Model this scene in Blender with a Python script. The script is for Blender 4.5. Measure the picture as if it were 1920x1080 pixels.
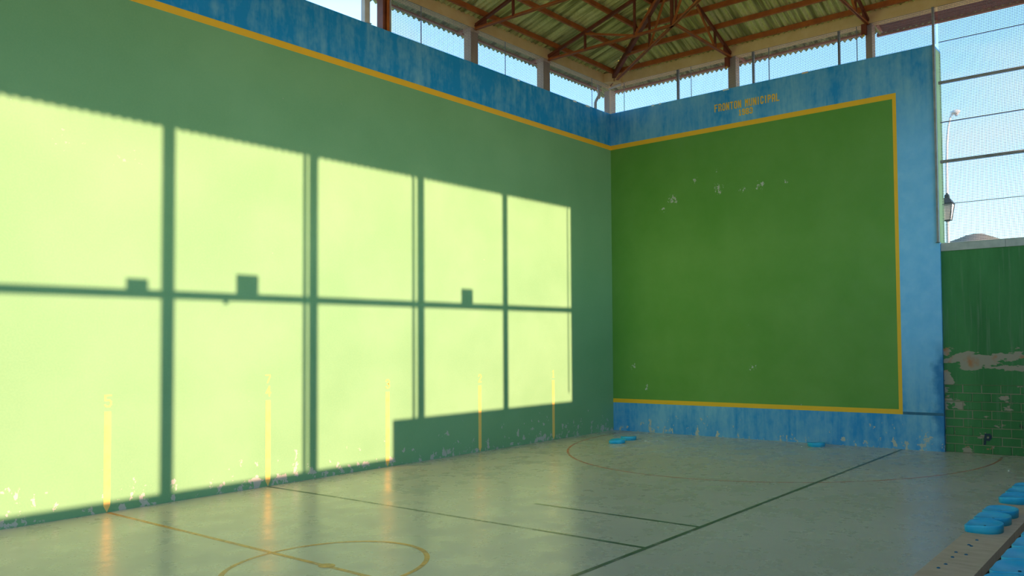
import bpy, math, random
from mathutils import Vector, Matrix

for o in list(bpy.data.objects):
    bpy.data.objects.remove(o, do_unlink=True)
scene = bpy.context.scene
COL = scene.collection
random.seed(7)

# ------------------------------------------------------------------ camera
F_PX = 1494.7
YAW, PITCH, ROLL = 0.6013, 0.0332, -0.0120
CAM = Vector((16.7821, -21.9761, 3.0483))
fw = Vector((-math.sin(YAW) * math.cos(PITCH), math.cos(YAW) * math.cos(PITCH), math.sin(PITCH)))
rt0 = Vector((math.cos(YAW), math.sin(YAW), 0))
up0 = rt0.cross(fw)
rt = rt0 * math.cos(ROLL) + up0 * math.sin(ROLL)
up = -rt0 * math.sin(ROLL) + up0 * math.cos(ROLL)
cd = bpy.data.cameras.new('camera')
cam = bpy.data.objects.new('camera', cd)
COL.objects.link(cam)
M = Matrix((rt, up, -fw)).transposed().to_4x4()
M.translation = CAM
cam.matrix_world = M
cd.sensor_width = 36.0
cd.sensor_fit = 'HORIZONTAL'
cd.lens = F_PX / 1920 * 36.0
cd.shift_x = -264.38 / 1920
cd.shift_y = 49.83 / 1920
cd.clip_end = 3000
scene.camera = cam

# ------------------------------------------------------------------ light
SUN_DIR = Vector((-18.5, 1.08, -4.452)).normalized()      # the way the light travels
sd = bpy.data.lights.new('sun', 'SUN')
sd.energy = 9.2
sd.angle = math.radians(0.42)
sd.color = (1.0, 0.61, 0.43)
sun = bpy.data.objects.new('sun', sd)
COL.objects.link(sun)
sun.rotation_euler = SUN_DIR.to_track_quat('-Z', 'Y').to_euler()
sun.location = (40, -5, 20)

world = bpy.data.worlds.new('sky')
scene.world = world
world.use_nodes = True
wt = world.node_tree
wt.nodes.clear()
def wn(t, **k):
    n = wt.nodes.new(t)
    for a, b in k.items(): setattr(n, a, b)
    return n
sky = wn('ShaderNodeTexSky')
sky.sky_type = 'NISHITA'
sky.sun_disc = False
sky.sun_elevation = math.asin(-SUN_DIR.z)
sky.sun_rotation = math.atan2(-SUN_DIR.x, -SUN_DIR.y)
sky.air_density = 1.0
sky.dust_density = 0.12
sky.ozone_density = 1.0
tc = wn('ShaderNodeTexCoord')
mp = wn('ShaderNodeMapping'); mp.inputs['Scale'].default_value = (2.2, 2.2, 6.0)
wt.links.new(tc.outputs['Generated'], mp.inputs[0])
nz = wn('ShaderNodeTexNoise'); nz.inputs['Scale'].default_value = 1.6; nz.inputs['Detail'].default_value = 6
wt.links.new(mp.outputs[0], nz.inputs[0])
cr = wn('ShaderNodeValToRGB')
cr.color_ramp.elements[0].position = 0.54; cr.color_ramp.elements[0].color = (0, 0, 0, 1)
cr.color_ramp.elements[1].position = 0.75; cr.color_ramp.elements[1].color = (0.8, 0.8, 0.8, 1)
wt.links.new(nz.outputs[0], cr.inputs[0])
mx = wn('ShaderNodeMix', data_type='RGBA')
wt.links.new(cr.outputs[0], mx.inputs[0])
wt.links.new(sky.outputs[0], mx.inputs[6])
mx.inputs[7].default_value = (2.6, 2.6, 2.5, 1)          # sunlit cloud
tint = wn('ShaderNodeMix', data_type='RGBA', blend_type='MULTIPLY')   # one cool white balance for the whole sky
tint.inputs[0].default_value = 1.0
wt.links.new(mx.outputs[2], tint.inputs[6])
tint.inputs[7].default_value = (0.76, 1.0, 1.20, 1)
bg = wn('ShaderNodeBackground'); bg.inputs[1].default_value = 0.50
wt.links.new(tint.outputs[2], bg.inputs[0])
wo = wn('ShaderNodeOutputWorld')
wt.links.new(bg.outputs[0], wo.inputs[0])

scene.cycles.max_bounces = 10
scene.cycles.diffuse_bounces = 6
scene.cycles.glossy_bounces = 4
scene.cycles.sample_clamp_indirect = 8.0

vs = scene.view_settings
vs.view_transform = 'Standard'
vs.look = 'None'
vs.exposure = 0.18
vs.gamma = 1.0
vs.use_curve_mapping = False

# ------------------------------------------------------------------ material helpers
class G:
    """tiny node-graph writer"""
    def __init__(s, name):
        s.m = bpy.data.materials.new(name)
        s.m.use_nodes = True
        s.t = s.m.node_tree
        s.t.nodes.clear()
        s.out = s.n('ShaderNodeOutputMaterial')
        s.b = s.n('ShaderNodeBsdfPrincipled')
        s.t.links.new(s.b.outputs[0], s.out.inputs[0])
        s._p = None
    def n(s, t, **k):
        x = s.t.nodes.new(t)
        for a, b in k.items(): setattr(x, a, b)
        return x
    def put(s, sock, v):
        if isinstance(v, bpy.types.NodeSocket): s.t.links.new(v, sock)
        elif isinstance(v, (tuple, list)):
            sock.default_value = tuple(v) + ((1,) if len(v) == 3 and len(sock.default_value) == 4 else ())
        else: sock.default_value = v
    def math(s, op, a, b=0.0, clamp=False):
        x = s.n('ShaderNodeMath', operation=op, use_clamp=clamp)
        s.put(x.inputs[0], a); s.put(x.inputs[1], b)
        return x.outputs[0]
    def pos(s):
        if s._p is None:
            g = s.n('ShaderNodeNewGeometry')
            s._p = g.outputs['Position']
        return s._p
    def xyz(s):
        x = s.n('ShaderNodeSeparateXYZ'); s.put(x.inputs[0], s.pos())
        return x.outputs
    def noise(s, scale, detail=3, rough=0.5, stretch=(1, 1, 1), off=(0, 0, 0)):
        mp = s.n('ShaderNodeMapping'); s.put(mp.inputs[0], s.pos())
        mp.inputs['Scale'].default_value = stretch; mp.inputs['Location'].default_value = off
        x = s.n('ShaderNodeTexNoise'); s.put(x.inputs[0], mp.outputs[0])
        x.inputs['Scale'].default_value = scale; x.inputs['Detail'].default_value = detail
        x.inputs['Roughness'].default_value = rough
        return x.outputs[0]
    def voronoi(s, scale, stretch=(1, 1, 1)):
        mp = s.n('ShaderNodeMapping'); s.put(mp.inputs[0], s.pos()); mp.inputs['Scale'].default_value = stretch
        x = s.n('ShaderNodeTexVoronoi'); s.put(x.inputs[0], mp.outputs[0]); x.inputs['Scale'].default_value = scale
        return x.outputs['Distance']
    def ramp(s, v, a, b, lo=0.0, hi=1.0):
        x = s.n('ShaderNodeMapRange', clamp=True); s.put(x.inputs[0], v)
        s.put(x.inputs[1], a); s.put(x.inputs[2], b); s.put(x.inputs[3], lo); s.put(x.inputs[4], hi)
        return x.outputs[0]
    def mix(s, f, a, b):
        x = s.n('ShaderNodeMix', data_type='RGBA')
        s.put(x.inputs[0], f); s.put(x.inputs[6], a); s.put(x.inputs[7], b)
        return x.outputs[2]
    def spot(s, c, r):
        """1 at point c falling to 0 at radius r"""
        v = s.n('ShaderNodeVectorMath', operation='DISTANCE'); s.put(v.inputs[0], s.pos()); v.inputs[1].default_value = c
        return s.ramp(v.outputs['Value'], 0.0, r, 1.0, 0.0)
    def fin(s, color, rough=0.6, spec=0.4, bump=None, bstr=0.1, bdist=0.02, alpha=None, metal=0.0):
        s.put(s.b.inputs['Base Color'], color); s.put(s.b.inputs['Roughness'], rough)
        s.put(s.b.inputs['Specular IOR Level'], spec); s.put(s.b.inputs['Metallic'], metal)
        if alpha is not None: s.put(s.b.inputs['Alpha'], alpha)
        if bump is not None:
            bn = s.n('ShaderNodeBump'); bn.inputs['Strength'].default_value = bstr; bn.inputs['Distance'].default_value = bdist
            s.put(bn.inputs['Height'], bump); s.t.links.new(bn.outputs[0], s.b.inputs['Normal'])
        return s.m

def simple(name, c1, c2=None, scale=8, rough=0.6, spec=0.4, metal=0.0, stretch=(1, 1, 1)):
    g = G(name)
    col = c1 if c2 is None else g.mix(g.ramp(g.noise(scale, 4, 0.6, stretch), 0.35, 0.65), c1, c2)
    return g.fin(col, rough, spec, metal=metal)

CHIP = (0.52, 0.50, 0.42)
GREEN_A, GREEN_B = (0.190, 0.390, 0.185), (0.225, 0.430, 0.215)
FGREEN_A, FGREEN_B = (0.110, 0.295, 0.036), (0.145, 0.330, 0.055)
BLUE_A, BLUE_B = (0.010, 0.27, 0.62), (0.20, 0.47, 0.66)

def blue_paint(g, lo=0.40, hi=0.60):
    a = g.noise(0.8, 4, 0.55, (1.0, 1.0, 0.7))
    b = g.noise(1.6, 6, 0.65, (2.6, 2.6, 0.28), (7, 3, 1))
    c = g.noise(8.0, 4, 0.6, (1.0, 1.0, 0.6))
    f = g.math('ADD', g.math('MULTIPLY', a, 0.45), g.math('ADD', g.math('MULTIPLY', b, 0.35), g.math('MULTIPLY', c, 0.20)))
    f = g.ramp(f, lo, hi)
    return g.mix(f, BLUE_A, BLUE_B)

def chips(g, z, base_t=0.535, rise=0.20, scale=5.5):
    n = g.noise(scale, 6, 0.62, (1, 1, 0.75))
    big = g.ramp(g.noise(0.9, 2), 0.35, 0.65, 0.05, -0.02)
    t = g.math('ADD', g.ramp(z, 0.0, 1.3, base_t, base_t + rise), big)
    return g.ramp(g.math('SUBTRACT', n, t), 0.0, 0.012)

def specks(g, scale=1.6, r=0.045):
    v = g.voronoi(scale)
    k = g.ramp(g.noise(0.55, 2, 0.5, off=(3, 1, 7)), 0.5, 0.62)
    a = g.ramp(g.math('ADD', v, g.math('MULTIPLY', g.noise(22, 2), 0.06)), r, r + 0.02, 1.0, 0.0)
    return g.math('MULTIPLY', a, k)

def mat_wall_left():
    g = G('left_wall_paint'); x, y, z = g.xyz()
    green = g.mix(g.ramp(g.noise(0.5, 5, 0.6), 0.35, 0.65), GREEN_A, GREEN_B)
    green = g.mix(g.ramp(g.noise(30, 3, 0.6), 0.4, 0.7, 0.0, 0.25), green, (0.28, 0.46, 0.22))
    col = g.mix(g.ramp(z, 9.78, 9.785), green, blue_paint(g, 0.46, 0.66))
    c = g.math('MAXIMUM', chips(g, z), g.math('MULTIPLY', specks(g), 0.7))
    # old scuff marks where balls hit, high on the wall
    for p, r in (((0, -16.2, 6.85), 0.9), ((0, -15.1, 6.6), 0.8), ((0, -10.6, 8.9), 0.5)):
        n = g.noise(7, 4, 0.6)
        c = g.math('MAXIMUM', c, g.math('MULTIPLY', g.ramp(g.math('SUBTRACT', n, g.ramp(g.spot(p, r), 0, 1, 0.85, 0.58)), 0.0, 0.03), 0.6))
    col = g.mix(c, col, CHIP)
    bump = g.math('ADD', g.noise(3.0, 5, 0.6), g.math('MULTIPLY', c, -0.3))
    return g.fin(col, g.ramp(g.noise(2, 3), 0.3, 0.7, 0.62, 0.78), 0.22, bump, 0.12, 0.03)

def mat_wall_front():
    g = G('front_wall_paint'); x, y, z = g.xyz()
    green = g.mix(g.ramp(g.noise(0.45, 5, 0.6), 0.35, 0.65), FGREEN_A, FGREEN_B)
    inx = g.math('LESS_THAN', x, 9.93)
    inz = g.math('MULTIPLY', g.math('LESS_THAN', z, 9.78), g.math('GREATER_THAN', z, 1.02))
    blue = blue_paint(g)
    clean = g.mix(g.ramp(g.noise(2.2, 5, 0.65), 0.3, 0.7), (0.17, 0.52, 0.88), (0.26, 0.60, 0.92))
    edge = g.math('MULTIPLY', g.math('GREATER_THAN', x, 9.93), g.ramp(z, 1.2, 3.2))
    edge = g.math('MULTIPLY', edge, g.ramp(z, 8.2, 10.0, 1.0, 0.0))
    blue = g.mix(edge, blue, clean)
    fresh = g.math('MULTIPLY', g.ramp(g.math('ADD', x, g.math('MULTIPLY', g.noise(2.5, 4), 0.9)), 11.2, 11.5), g.ramp(z, 2.4, 3.0, 1.0, 0.0))
    blue = g.mix(fresh, blue, (0.02, 0.20, 0.46))
    col = g.mix(g.math('MULTIPLY', inx, inz), blue, green)
    c = chips(g, z, 0.545, 0.22)
    for p, r in (((4.3, 0, 7.9), 0.42), ((4.35, 0, 7.75), 0.3), ((5.15, 0, 7.72), 0.3), ((5.75, 0, 7.78), 0.36), ((2.55, 0, 7.72), 0.45),
                 ((3.4, 0, 8.25), 0.25), ((2.2, 0, 7.45), 0.25), ((4.2, 0, 8.45), 0.2), ((6.6, 0, 7.8), 0.18), ((0.9, 0, 2.2), 0.3), ((5.4, 0, 2.2), 0.3), ((1.4, 0, 1.5), 0.25), ((10.6, 0, 0.3), 0.5)):
        n = g.noise(9.5, 5, 0.65)
        c = g.math('MAXIMUM', c, g.ramp(g.math('SUBTRACT', n, g.ramp(g.spot(p, r), 0, 1, 0.80, 0.445)), 0.0, 0.02))
    c = g.math('MAXIMUM', c, g.math('MULTIPLY', specks(g, 1.3), 0.5))
    col = g.mix(c, col, CHIP)
    bump = g.math('ADD', g.noise(2.5, 5, 0.6), g.math('MULTIPLY', c, -0.4))
    return g.fin(col, g.ramp(g.noise(2, 3), 0.3, 0.7, 0.45, 0.62), 0.4, bump, 0.1, 0.03)

def mat_low_wall(name, bare):
    """dark green paint on render or block, peeled to beige plaster"""
    g = G(name); x, y, z = g.xyz()
    green = g.mix(g.ramp(g.noise(0.8, 5, 0.6, (2, 2, 0.5)), 0.35, 0.65), (0.026, 0.16, 0.032), (0.050, 0.215, 0.055))
    green = g.mix(g.ramp(g.noise(4, 4, 0.6, (2.5, 2.5, 0.12)), 0.55, 0.72, 0, 0.5), green, (0.16, 0.24, 0.14))
    n = g.noise(1.5, 6, 0.6, (0.75, 0.75, 1.9))
    if bare == 'render':
        band = g.math('MULTIPLY', g.ramp(z, 1.95, 2.25), g.ramp(z, 2.55, 3.05, 1.0, 0.0))
        side = g.math('MULTIPLY', g.ramp(x, 11.23, 11.58, 1.0, 0.0), g.ramp(z, 2.6, 2.9, 1.0, 0.0))
        band = g.math('MAXIMUM', band, g.math('MULTIPLY', side, 0.95))
        t = g.ramp(band, 0, 1, 0.84, 0.43)
    else:
        t = g.ramp(g.noise(0.7, 2), 0.3, 0.7, 0.50, 0.63)
        n = g.noise(2.6, 6, 0.6, (0.75, 0.75, 1.6))
    c = g.ramp(g.math('SUBTRACT', n, t), 0.0, 0.015)
    pl = g.mix(g.ramp(g.noise(2.2, 4), 0.55, 0.66), (0.36, 0.29, 0.21), (0.42, 0.17, 0.06))
    col = g.mix(c, green, pl)
    if bare != 'render':
        dk = g.ramp(g.noise(2.1, 3, 0.5, off=(5, 2, 9)), 0.70, 0.73)
        col = g.mix(dk, col, (0.02, 0.025, 0.02))
    return g.fin(col, 0.55, 0.35, g.math('ADD', g.noise(6, 4), g.math('MULTIPLY', c, -0.8)), 0.3, 0.03)

def mat_floor():
    g = G('court_floor_paint'); x, y, z = g.xyz()
    a = g.ramp(g.noise(0.35, 6, 0.6), 0.35, 0.65)
    col = g.mix(a, (0.66, 0.56, 0.45), (0.74, 0.63, 0.51))
    b = g.ramp(g.noise(2.6, 6, 0.65, (1, 1, 1)), 0.42, 0.72, 0, 0.32)
    col = g.mix(b, col, (0.54, 0.47, 0.36))
    d = g.ramp(g.noise(1.2, 4, 0.5, (1.0, 0.25, 1), (4, 4, 0)), 0.56, 0.68, 0, 0.18)
    col = g.mix(d, col, (0.76, 0.66, 0.56))
    ro = g.ramp(g.noise(1.4, 5, 0.65), 0.3, 0.7, 0.20, 0.38)
    bump = g.math('ADD', g.noise(2.2, 4, 0.6), g.math('MULTIPLY', g.noise(14, 3, 0.6), 0.25))
    return g.fin(col, ro, 0.5, bump, 0.10, 0.02)

def worn(name, c, lo=0.42, hi=0.6, amax=0.9, rough=0.3):
    g = G(name)
    n = g.noise(2.2, 6, 0.7)
    return g.fin(c, rough, 0.5, alpha=g.ramp(n, lo, hi, amax * 0.35, amax))

def mat_yellow():
    g = G('yellow_paint')
    col = g.mix(g.ramp(g.noise(3, 5, 0.6), 0.4, 0.7, 0, 0.6), (0.98, 0.50, 0.015), (0.90, 0.48, 0.03))
    return g.fin(col, 0.5, 0.4)

def mat_sheet(name, stretch):
    g = G(name)
    col = g.mix(g.ramp(g.noise(0.7, 5, 0.6), 0.35, 0.65), (0.64, 0.57, 0.20), (0.78, 0.69, 0.30))
    col = g.mix(g.ramp(g.noise(14, 4, 0.7), 0.5, 0.7, 0, 0.5), col, (0.42, 0.37, 0.11))
    col = g.mix(g.ramp(g.noise(2.9, 3, 0.6, stretch), 0.44, 0.62, 0, 0.85), col, (0.22, 0.19, 0.06))     # grime streaks, also painting in the missing shading of the waves
    return g.fin(col, 0.9, 0.1, g.noise(30, 3), 0.15, 0.01)

M_LEFT = mat_wall_left(); M_FRONT = mat_wall_front(); M_FLOOR = mat_floor()
M_RENDER = mat_low_wall('peeling_green_render', 'render'); M_BLOCK = mat_low_wall('painted_block', 'block')
M_YEL = mat_yellow()
M_MARK = simple('sunlit_yellow_mark', (0.98, 0.62, 0.14), (0.94, 0.60, 0.18), 5, 0.5)  # paler than the line yellow: washout by the sun put into the colour
M_DBLUE = simple('dark_blue_paint', (0.02, 0.12, 0.22), (0.04, 0.16, 0.27), 4)
M_CONC = simple('beam_concrete', (0.82, 0.53, 0.21), (0.88, 0.60, 0.26), 2.5, 0.85, 0.2)
M_COLC = simple('column_concrete', (0.56, 0.38, 0.27), (0.64, 0.45, 0.33), 3, 0.85, 0.2, stretch=(3, 3, 0.4))
M_COPE = simple('coping_concrete', (0.40, 0.40, 0.36), (0.50, 0.49, 0.45), 4, 0.85, 0.2)
M_STEEL = simple('red_oxide_steel', (0.52, 0.135, 0.018), (0.38, 0.09, 0.014), 3, 0.6, 0.4)
M_STEEL2 = simple('dark_red_oxide_steel', (0.24, 0.055, 0.018), (0.16, 0.036, 0.013), 3, 0.6, 0.4)
M_TRIM = simple('eave_red_steel', (0.62, 0.26, 0.15), (0.52, 0.20, 0.11), 4, 0.7, 0.3)
M_GREY = simple('galvanised_steel', (0.22, 0.21, 0.20), (0.30, 0.29, 0.28), 5, 0.5, 0.5)
M_WIRE = simple('mesh_wire', (0.16, 0.16, 0.18), None, rough=0.6)
M_PIPE = simple('pale_pipe', (0.62, 0.56, 0.50), (0.55, 0.49, 0.43), 5, 0.5)
M_SHEET = mat_sheet('fibre_cement_sheet', (0.12, 2.4, 0.12))
M_SHEETF = mat_sheet('fibre_cement_sheet_front', (2.4, 0.12, 0.12))
M_SEAT = simple('blue_seat_plastic', (0.006, 0.45, 0.80), (0.06, 0.58, 0.84), 3.5, 0.38, 0.5)
M_HOLE = simple('dark_hole', (0.01, 0.03, 0.05))
M_BENCH = simple('bench_concrete', (0.64, 0.46, 0.29), (0.74, 0.55, 0.37), 3, 0.85, 0.2, stretch=(1, 3, 1))
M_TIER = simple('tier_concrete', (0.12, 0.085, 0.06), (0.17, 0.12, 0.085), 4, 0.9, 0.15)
M_BOLT = simple('blue_stained_bolt', (0.01, 0.12, 0.22), None, rough=0.5)
M_LAMPW = simple('white_lamp_paint', (0.75, 0.74, 0.70), None, rough=0.4)
M_DARK = simple('dark_iron', (0.03, 0.045, 0.04), None, rough=0.5)
M_GROUND = simple('dry_ground', (0.48, 0.44, 0.36), (0.56, 0.52, 0.44), 0.4, 0.95, 0.1)
M_HILL = simple('far_hill', (0.26, 0.23, 0.18), (0.20, 0.21, 0.15), 0.05, 0.95, 0.05)
M_NEST = simple('ochre_mud', (0.45, 0.24, 0.07), (0.35, 0.18, 0.05), 30, 0.95, 0.1)
M_FLAKE = simple('white_flake', (0.70, 0.70, 0.64), None, rough=0.8)
M_RED = worn('worn_red_line', (0.80, 0.20, 0.08), 0.38, 0.60, 0.8)
M_ORANGE = worn('worn_orange_line', (0.98, 0.42, 0.07), 0.36, 0.58, 0.9)
M_GLINE = worn('worn_green_line', (0.12, 0.165, 0.105), 0.34, 0.52, 0.92)
M_GLINE2 = worn('very_worn_green_line', (0.12, 0.165, 0.105), 0.42, 0.62, 0.8)
def mat_glass():
    g = G('lantern_glass')
    g.put(g.b.inputs['Transmission Weight'], 0.6)
    return g.fin((0.75, 0.65, 0.55), 0.35, 0.5)
M_GLASS = mat_glass()

# ------------------------------------------------------------------ mesh helpers
def tag(o, label=None, cat=None, group=None, kind=None):
    if label: o['label'] = label
    if cat: o['category'] = cat
    if group: o['group'] = group
    if kind: o['kind'] = kind
    return o

def empty(name, loc=(0, 0, 0), rz=0.0):
    o = bpy.data.objects.new(name, None)
    COL.objects.link(o); o.location = loc; o.rotation_euler = (0, 0, rz); o.empty_display_size = 0.2
    return o

class MB:
    def __init__(s): s.v = []; s.f = []
    def add(s, vs_, fs):
        k = len(s.v); s.v += [tuple(p) for p in vs_]; s.f += [tuple(i + k for i in f) for f in fs]; return s
    def box(s, a, b):
        (x0, y0, z0), (x1, y1, z1) = a, b
        return s.add([(x0, y0, z0), (x1, y0, z0), (x1, y1, z0), (x0, y1, z0), (x0, y0, z1), (x1, y0, z1), (x1, y1, z1), (x0, y1, z1)],
                     [(0, 3, 2, 1), (4, 5, 6, 7), (0, 1, 5, 4), (1, 2, 6, 5), (2, 3, 7, 6), (3, 0, 4, 7)])
    def bar(s, p, q, w, h, upv=(0, 0, 1)):
        """square bar from p to q: w across, h along the up side"""
        p, q = Vector(p), Vector(q); d = (q - p).normalized(); u = Vector(upv)
        if abs(d.dot(u)) > 0.95: u = Vector((0, 1, 0)) if abs(d.y) < 0.9 else Vector((1, 0, 0))
        r = d.cross(u).normalized() * (w / 2); u = r.cross(d).normalized() * (h / 2)
        vs_ = [p - r - u, p + r - u, p + r + u, p - r + u, q - r - u, q + r - u, q + r + u, q - r + u]
        return s.add(vs_, [(0, 3, 2, 1), (4, 5, 6, 7), (0, 1, 5, 4), (1, 2, 6, 5), (2, 3, 7, 6), (3, 0, 4, 7)])
    def angle(s, p, q, w, h, t=0.012, upv=(0, 0, 1)):
        """T made of two back-to-back steel angles"""
        p, q = Vector(p), Vector(q); d = (q - p).normalized(); u = Vector(upv)
        if abs(d.dot(u)) > 0.95: u = Vector((1, 0, 0))
        r = d.cross(u).normalized(); u = r.cross(d).normalized()
        s.bar(p - u * (h / 2 - t / 2), q - u * (h / 2 - t / 2), w, t, upv)
        s.bar(p, q, t * 2, h, upv)
        return s
    def tube(s, pts, rad, n=10):
        pts = [Vector(p) for p in pts]
        rads = rad if isinstance(rad, (list, tuple)) else [rad] * len(pts)
        k = len(s.v); m = len(pts)
        for i, p in enumerate(pts):
            d = (pts[min(i + 1, m - 1)] - pts[max(i - 1, 0)]).normalized()
            u = Vector((0, 1, 0)) if abs(d.y) < 0.8 else Vector((1, 0, 0))
            a = d.cross(u).normalized(); b = d.cross(a)
            for j in range(n):
                t = 2 * math.pi * j / n
                s.v.append(tuple(p + (a * math.cos(t) + b * math.sin(t)) * rads[i]))
        for i in range(m - 1):
            for j in range(n):
                s.f.append((k + i * n + j, k + i * n + (j + 1) % n, k + (i + 1) * n + (j + 1) % n, k + (i + 1) * n + j))
        s.f.append(tuple(k + j for j in range(n))[::-1]); s.f.append(tuple(k + (m - 1) * n + j for j in range(n)))
        return s
    def prism(s, poly, ax, a, b):
        """polygon of 2-D points extruded along axis ax from a to b"""
        def P(p, c): return (c, p[0], p[1]) if ax == 0 else (p[0], c, p[1]) if ax == 1 else (p[0], p[1], c)
        n = len(poly)
        return s.add([P(p, a) for p in poly] + [P(p, b) for p in poly],
                     [tuple(range(n))[::-1], tuple(range(n, 2 * n))] + [(i, (i + 1) % n, n + (i + 1) % n, n + i) for i in range(n)])
    def build(s, name, mat, parent=None, smooth=False, loc=None):
        me = bpy.data.meshes.new(name)
        off = Vector((0, 0, 0)) if parent is None else wloc(parent)
        if loc is not None: off = Vector(loc)
        me.from_pydata([tuple(Vector(p) - off) for p in s.v], [], s.f); me.update()
        import bmesh
        bm = bmesh.new(); bm.from_mesh(me); bmesh.ops.recalc_face_normals(bm, faces=bm.faces); bm.to_mesh(me); bm.free()
        me.materials.append(mat)
        if smooth:
            for p in me.polygons: p.use_smooth = True
        o = bpy.data.objects.new(name, me); COL.objects.link(o)
        if parent is not None: o.parent = parent
        elif loc is not None: o.location = loc
        return o

def wloc(o):
    v = Vector((0, 0, 0))
    while o is not None:
        v += Vector(o.location); o = o.parent
    return v

def inst(src, name, parent, loc=(0, 0, 0), rz=0.0):
    """copy sharing the mesh"""
    o = src.copy(); o.name = name; COL.objects.link(o); o.parent = parent; o.location = loc; o.rotation_euler = (0, 0, rz)
    return o

# ------------------------------------------------------------------ dimensions (metres)
WT = 11.0            # top of the tall walls
XF = 11.08           # right end of the front wall
XR = 18.48           # inner face of the right side
YB = -34.0           # far end of the court behind the camera, open to the sky
YR = -34.0           # where the roof ends
XM, YM = 9.24, 6.30  # ridge line x, hip end y
S1, S2 = 0.29, 0.4253
ZC = 12.10           # truss top chord at the wall line
ZS = 12.335          # roof sheet at the wall line
EL, EF = 0.93, 0.85  # eave overhangs

# ------------------------------------------------------------------ ground, floor, walls
tag(MB().box((-900, -900, -0.6), (900, 900, -0.12)).build('ground', M_GROUND), 'dry sandy ground outside the court', 'ground', kind='structure')
hm = MB()
HN = 60
prof = []
HP = [(-420, 20), (-250, 38), (-150, 47), (-110, 49.5), (-95, 51.2), (-87, 52.6), (-80, 54.5), (-74, 55.3), (-70, 54.4), (-65, 52.4), (-58, 50.2), (-52, 49.2), (-30, 47), (30, 40), (100, 22), (180, 6)]
for i in range(HN + 1):
    x = -420 + i * 10 if i < 28 else -140 + (i - 28) * 4 if i < 50 else -52 + (i - 50) * 23
    for (xa, ha), (xb, hb) in zip(HP[:-1], HP[1:]):
        if xa <= x <= xb: h = ha + (hb - ha) * (x - xa) / (xb - xa)
    prof.append((x, h + 0.25 * math.sin(x * 1.3)))
for x, h in prof:
    hm.v += [(x, 340, -1), (x, 372, h * 0.55), (x, 400, h), (x, 460, h * 0.6), (x, 520, -1)]
for i in range(HN):
    for j in range(4):
        hm.f.append((i * 5 + j, i * 5 + 5 + j, i * 5 + 6 + j, i * 5 + 1 + j))
tag(hm.build('hill', M_HILL, smooth=True), 'low bare hill on the horizon above the peeling side wall', 'hill')

floor = tag(MB().box((-0.4, YB, -0.3), (XR + 0.35, 0.55, 0.0)).build('floor', M_FLOOR), 'glossy worn grey green painted court floor', 'floor', kind='structure')

wl = tag(MB().box((-0.40, YB, 0), (0, 0, WT)).build('wall_left', M_LEFT), 'long left court wall, sunlit green with blue upper band', 'wall', kind='structure')
wf = tag(MB().prism([(-0.40, 0), (XF, 0), (XF, WT - 0.06), (XF - 0.06, WT), (-0.40, WT)], 1, 0, 0.5).build('wall_front', M_FRONT), 'front court wall, deep green panel framed in blue and yellow', 'wall', kind='structure')
MB().box((XF, 0.004, 5.6), (XF + 0.006, 0.5, WT - 0.12)).build('edge_face', simple('edge_green', (0.28, 0.40, 0.10), (0.33, 0.45, 0.14), 2, 0.6), wf)

T = 0.004
def strip(name, a, b, mat, parent): return MB().box(a, b).build(name, mat, parent)
strip('yellow_line', (0, YB, 9.715), (T, -T, 9.87), M_YEL, wl)
strip('yellow_line', (T, -T, 9.715), (9.985, 0, 9.87), M_YEL, wf)
strip('yellow_line', (9.88, -T, 1.09), (9.985, 0, 9.715), M_YEL, wf)
strip('yellow_line', (0, -T, 0.955), (9.985, 0, 1.09), M_YEL, wf)
strip('dark_blue_line', (9.985, -0.003, 0.955), (XF, 0, 1.03), M_DBLUE, wf)
for y_, w_ in ((-2.0, 0.16), (-1.35, 0.2), (-4.6, 0.1)):
    MB().box((0, y_, WT - 0.05), (0.006, y_ + w_, WT + 0.004)).build('bare_chip', M_FLAKE, wl)
for x_, w_ in ((1.75, 0.10), (2.05, 0.08), (4.50, 0.22), (7.2, 0.2)):
    MB().box((x_, -0.006, WT - 0.045), (x_ + w_, 0.0, WT + 0.004)).build('bare_chip', M_FLAKE if x_ < 7 else M_BENCH, wf)
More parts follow.
